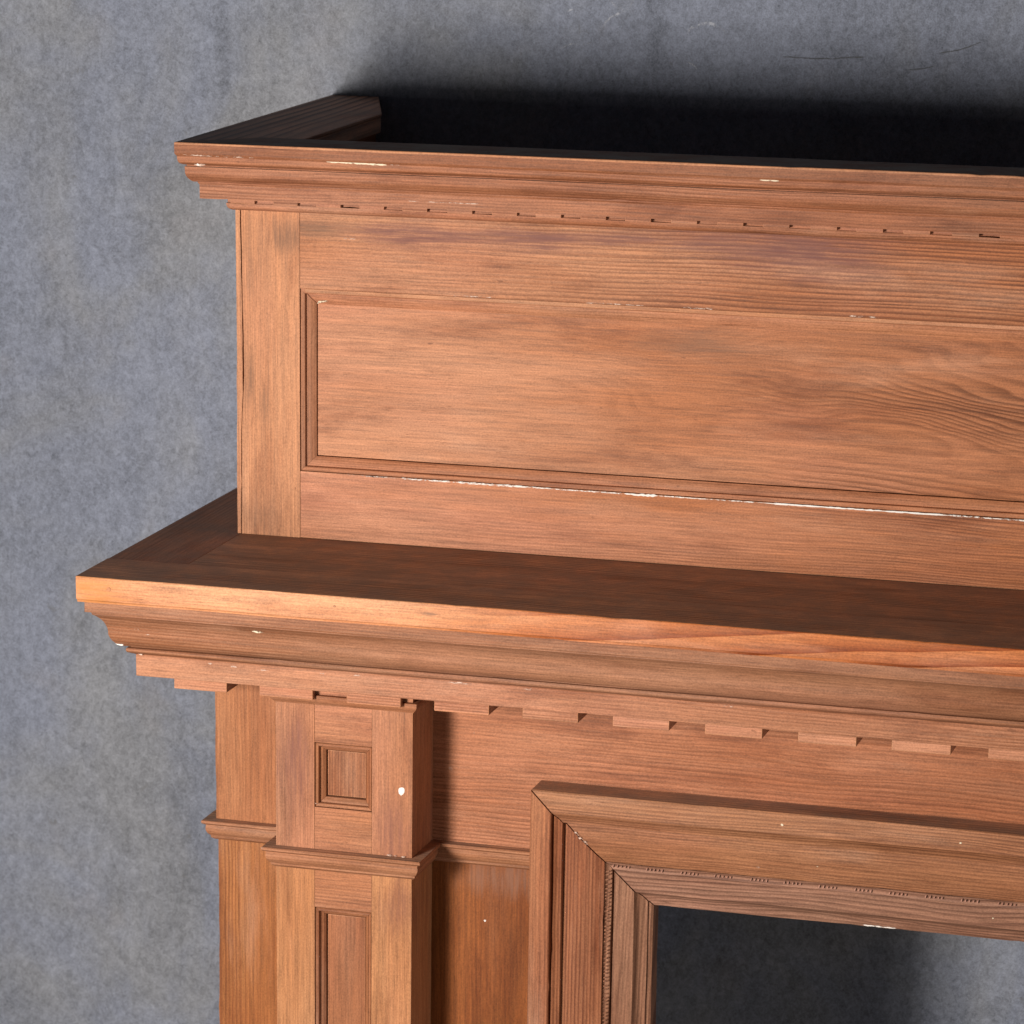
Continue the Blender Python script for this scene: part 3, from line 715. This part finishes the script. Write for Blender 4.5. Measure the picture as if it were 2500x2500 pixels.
# the lintel's bead: groups of slanted nicks left of an old carved rope
def nick_group(n, step, seed):
    r = random.Random(seed); bm = bmesh.new()
    for i in range(n):
        x = i * step + r.uniform(-.0004, .0004)
        hgt = r.uniform(0.0026, 0.0042)
        pr = [(x, -0.5), (x + 0.0016, -0.35), (x + 0.0024, 0.5), (x + 0.0006, 0.38)]
        lo = [bm.verts.new((u, 0.0006, v * hgt)) for u, v in pr]
        cu = sum(u for u, v in pr) / 4
        hi = [bm.verts.new((cu + (u - cu) * .45, 0.0000 - r.uniform(0, .0003), v * hgt * .8)) for u, v in pr]
        for q in range(4):
            bm.faces.new((lo[q], lo[(q + 1) % 4], hi[(q + 1) % 4], hi[q]))
        bm.faces.new(hi)
    return bm
groups = [link('carved_nicks', nick_group(5, 0.0044, s), [M['bead_pale']], tp, 0) for s in (1, 2, 3)]
bz = KZ - 0.0843
for i in range(29):
    src = groups[i % 3]
    o = src if i < 3 else src.copy()
    if i >= 3:
        COL.objects.link(o)
    o.location = (KX + 0.088 + 0.0385 * i + rnd.uniform(-.001, .001), YL - 0.0208, bz + rnd.uniform(-.0004, .0004))
# the jamb's bead keeps its rope carving
bm = bmesh.new()
z = KZ - 0.092
while z > FLOOR + 0.01:
    h = rnd.uniform(0.7, 1.1)
    pr = [(-0.0030, -0.0002), (0.0030, 0.0016), (0.0032, 0.0032), (-0.0028, 0.0014)]
    pr = [(u * h, v * h) for u, v in pr]
    lo = [bm.verts.new((KX + 0.0843 + u, YL - 0.0209, z + v)) for u, v in pr]
    hi = [bm.verts.new((KX + 0.0843 + u * .5, YL - 0.0215, z + v * .8 + .0003)) for u, v in pr]
    for q in range(4):
        bm.faces.new((lo[q], lo[(q + 1) % 4], hi[(q + 1) % 4], hi[q]))
    bm.faces.new(hi)
    z -= 0.0042 + rnd.uniform(-.0008, .0016)
rope = link('rope_carving', bm, [M['bead_side']], jl, 0)
rope['kind'] = 'stuff'
mirror(rope).parent = jr

# dust lies on the upward faces of the trim
def dusty(o, m):
    o.data.materials.append(m); i = len(o.data.materials) - 1
    for f in o.data.polygons:
        if f.normal.z > 0.93 and f.area > 1e-5:
            f.material_index = i
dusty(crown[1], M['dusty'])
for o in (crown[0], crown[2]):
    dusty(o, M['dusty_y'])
dusty(tp, M['shelf_top'])
for o in list(COL.objects):
    if o.name.startswith('neck_moulding'):
        dusty(o, M['shelf_top'])

# ---- paint flakes, filler and scuffs that the stripping left
def flake(poly, y, m, par, t=0.0005):
    return chip('paint_flake', poly, y, M[m], par, t)
flake([(0.2468, -0.2365), (0.2472, -0.2335), (0.2490, -0.2322), (0.2515, -0.2318), (0.2535, -0.2324), (0.2543, -0.2342), (0.2540, -0.2375), (0.2525, -0.2400), (0.2508, -0.2412), (0.2500, -0.2422), (0.2492, -0.2408), (0.2475, -0.2398)], YP, 'paint', pil)
# line of paint along the lower rail's arris
for n_, (x0, x1, w, m) in enumerate(((0.124, 0.196, .0006, 'scuff'), (0.150, 0.178, .0006, 'paint_thin'), (0.190, 0.262, .0008, 'paint_thin'), (0.256, 0.345, .0010, 'paint_thin'), (0.330, 0.460, .0006, 'paint_thin'),
                                     (0.450, 0.490, .0012, 'paint'), (0.486, 0.612, .0005, 'paint_thin'), (0.600, 0.815, .0007, 'paint'), (0.800, 0.930, .0007, 'paint_thin'))):
    flake(streak([(x0, 0.0754), ((x0 + x1) / 2, 0.0752 + rnd.uniform(-.0002, .0002)), (x1, 0.0754)], w, 40 + n_, 0.55), 0.0003, m, rail_b, 0.0004)
flake([(0.0930, 0.2640), (0.0945, 0.2672), (0.0975, 0.2676), (0.1010, 0.2680), (0.1050, 0.2684), (0.1072, 0.2676), (0.1040, 0.2664), (0.0995, 0.2658), (0.0965, 0.2648)], 0.0075, 'paint_cream', panel, 0.0012)
for n_, (x0, x1, z, w) in enumerate(((0.510, 0.545, 0.2822, .0009), (0.40, 0.47, 0.2820, .0006), (0.690, 0.725, 0.2822, .0010), (0.25, 0.30, 0.2821, .0006))):
    flake(streak([(x0, z), (x1, z)], w, 70 + n_), 0.0003, 'scuff', rail_t, 0.0003)
flake(streak([(0.125, 0.3385), (0.142, 0.3382)], .0006, 80), 0.0003, 'scuff', rail_t, 0.0003)
# crown: cream streaks on its front
yc = -0.0494
flake(streak([(0.119, 0.4275), (0.150, 0.4272), (0.194, 0.4262)], .0010, 81), yc, 'paint_cream', crown[1], 0.0006)
flake(streak([(0.195, 0.4268), (0.207, 0.4268)], .0004, 82), yc, 'scuff', crown[1], 0.0006)
flake(streak([(0.60, 0.4271), (0.622, 0.4268)], .0009, 83), yc, 'paint_cream', crown[1], 0.0006)
flake(streak([(-0.043, 0.4288), (-0.010, 0.4284), (0.04, 0.4284)], .0007, 84), -0.0512, 'scuff', crown[1], 0.0005)
flake(blob(-0.0225, 0.4180, 0.0068, 0.0018, 85, 12, -0.05, 0.5), -0.0456, 'scuff', crown[1], 0.0014)
flake(blob(-0.0262, 0.4182, 0.0022, 0.0013, 86, 10, 0, 0.5), -0.0458, 'paint', crown[1], 0.0016)
flake(streak([(0.205, 0.3865), (0.30, 0.3866)], .0005, 87), -0.0304, 'scuff', crown[1], 0.0003)
# bed moulding
flake(blob(-0.0535, -0.0805, 0.0056, 0.0020, 90, 12, -0.25, 0.3), YP - 0.0600, 'paint', bed[1], 0.0020)
flake(streak([(0.105, -0.0500), (0.118, -0.0505)], .0010, 91), YP - 0.0772, 'paint_cream', bed[1], 0.0010)
for n_, (x, z, w, y) in enumerate(((-0.035, -0.0935, .006, .049), (0.045, -0.0982, .007, .0462), (0.072, -0.0992, .010, .0462), (0.105, -0.1005, .014, .0462), (0.175, -0.0985, .009, .0462), (0.215, -0.0975, .012, .0462), (0.33, -0.0965, .022, .0462),
                                  (0.405, -0.0968, .010, .0462), (0.62, -0.0968, .016, .0462), (-0.03, -0.0600, .006, .0712), (-0.018, -0.0655, .005, .0695))):
    flake(blob(x, z, w * .5, .0009, 100 + n_, 14, 0, 0.45), YP - y, 'scuff', bed[1], 0.0003)
flake(blob(0.0468, -0.1252, 0.0030, 0.0012, 120, 9, 0, .4), YP - 0.0137, 'paint', d_deep, 0.0004) if False else None
for n_, (x, z) in enumerate(((0.4395, -0.1250), (0.4430, -0.1235), (0.4462, -0.1222), (0.4370, -0.1262))):
    flake(blob(x, z, .0018, .0010, 121 + n_, 9, 0, .45), YP - 0.0137, 'paint', bed[1], 0.0005)
# pilaster and neck
for n_, (x, z, w) in enumerate(((0.2380, -0.3105, .0040), (0.2540, -0.3107, .0025), (0.2450, -0.3108, .0018))):
    flake(blob(x, z, w, .0009, 130 + n_, 9, 0, .4), YP - 0.0020, 'scuff', pil, 0.0012)
flake(blob(0.0930, -0.3140, .0026, .0014, 134, 9, 0, .3), YP - 0.0133, 'scuff', pil, 0.0005)
flake(blob(0.1530, -0.2605, .0034, .0011, 135, 9, -.2, .4), YP + 0.0010, 'scuff', pil, 0.0008)
# frieze and casing specks
for n_, (x, z, s, y, par, m) in enumerate(((0.318, -0.158, .0016, YL, frieze, 'scuff'), (0.310, -0.185, .0010, YL, frieze, 'scuff'), (0.272, -0.165, .0010, YL, frieze, 'scuff'), (0.283, -0.228, .0022, YL, frieze, 'scuff'), (0.325, -0.402, .0016, YL + 0.0012, lower, 'paint'),
                                          (0.668, KZ - 0.0130, .0016, YL - 0.0420, tp, 'paint_cream'), (0.860, KZ - 0.0145, .0014, YL - 0.0420, tp, 'paint_cream'), (0.640, KZ - 0.068, .0022, YL - 0.0250, tp, 'scuff'), (0.705, KZ - 0.0600, .0011, YL - 0.0262, tp, 'paint_cream'), (0.895, KZ - 0.1025, .0010, YL - 0.0162, tp, 'paint_cream'))):
    flake(blob(x, z, s, s * .8, 150 + n_, 9, 0, .3), y, m, par, 0.0004)
flake(streak([(KX + 0.046, KZ - 0.0445), (KX + 0.055, KZ - 0.0530), (KX + 0.063, KZ - 0.0600)], .0022, 170, .8), YL - 0.0288, 'scuff', tp, 0.0018)
flake(streak([(0.750, KZ - 0.1302), (0.770, KZ - 0.1300), (0.790, KZ - 0.1300)], .0007, 171), YL + 0.0008, 'paint_thin', tp, 0.0008)
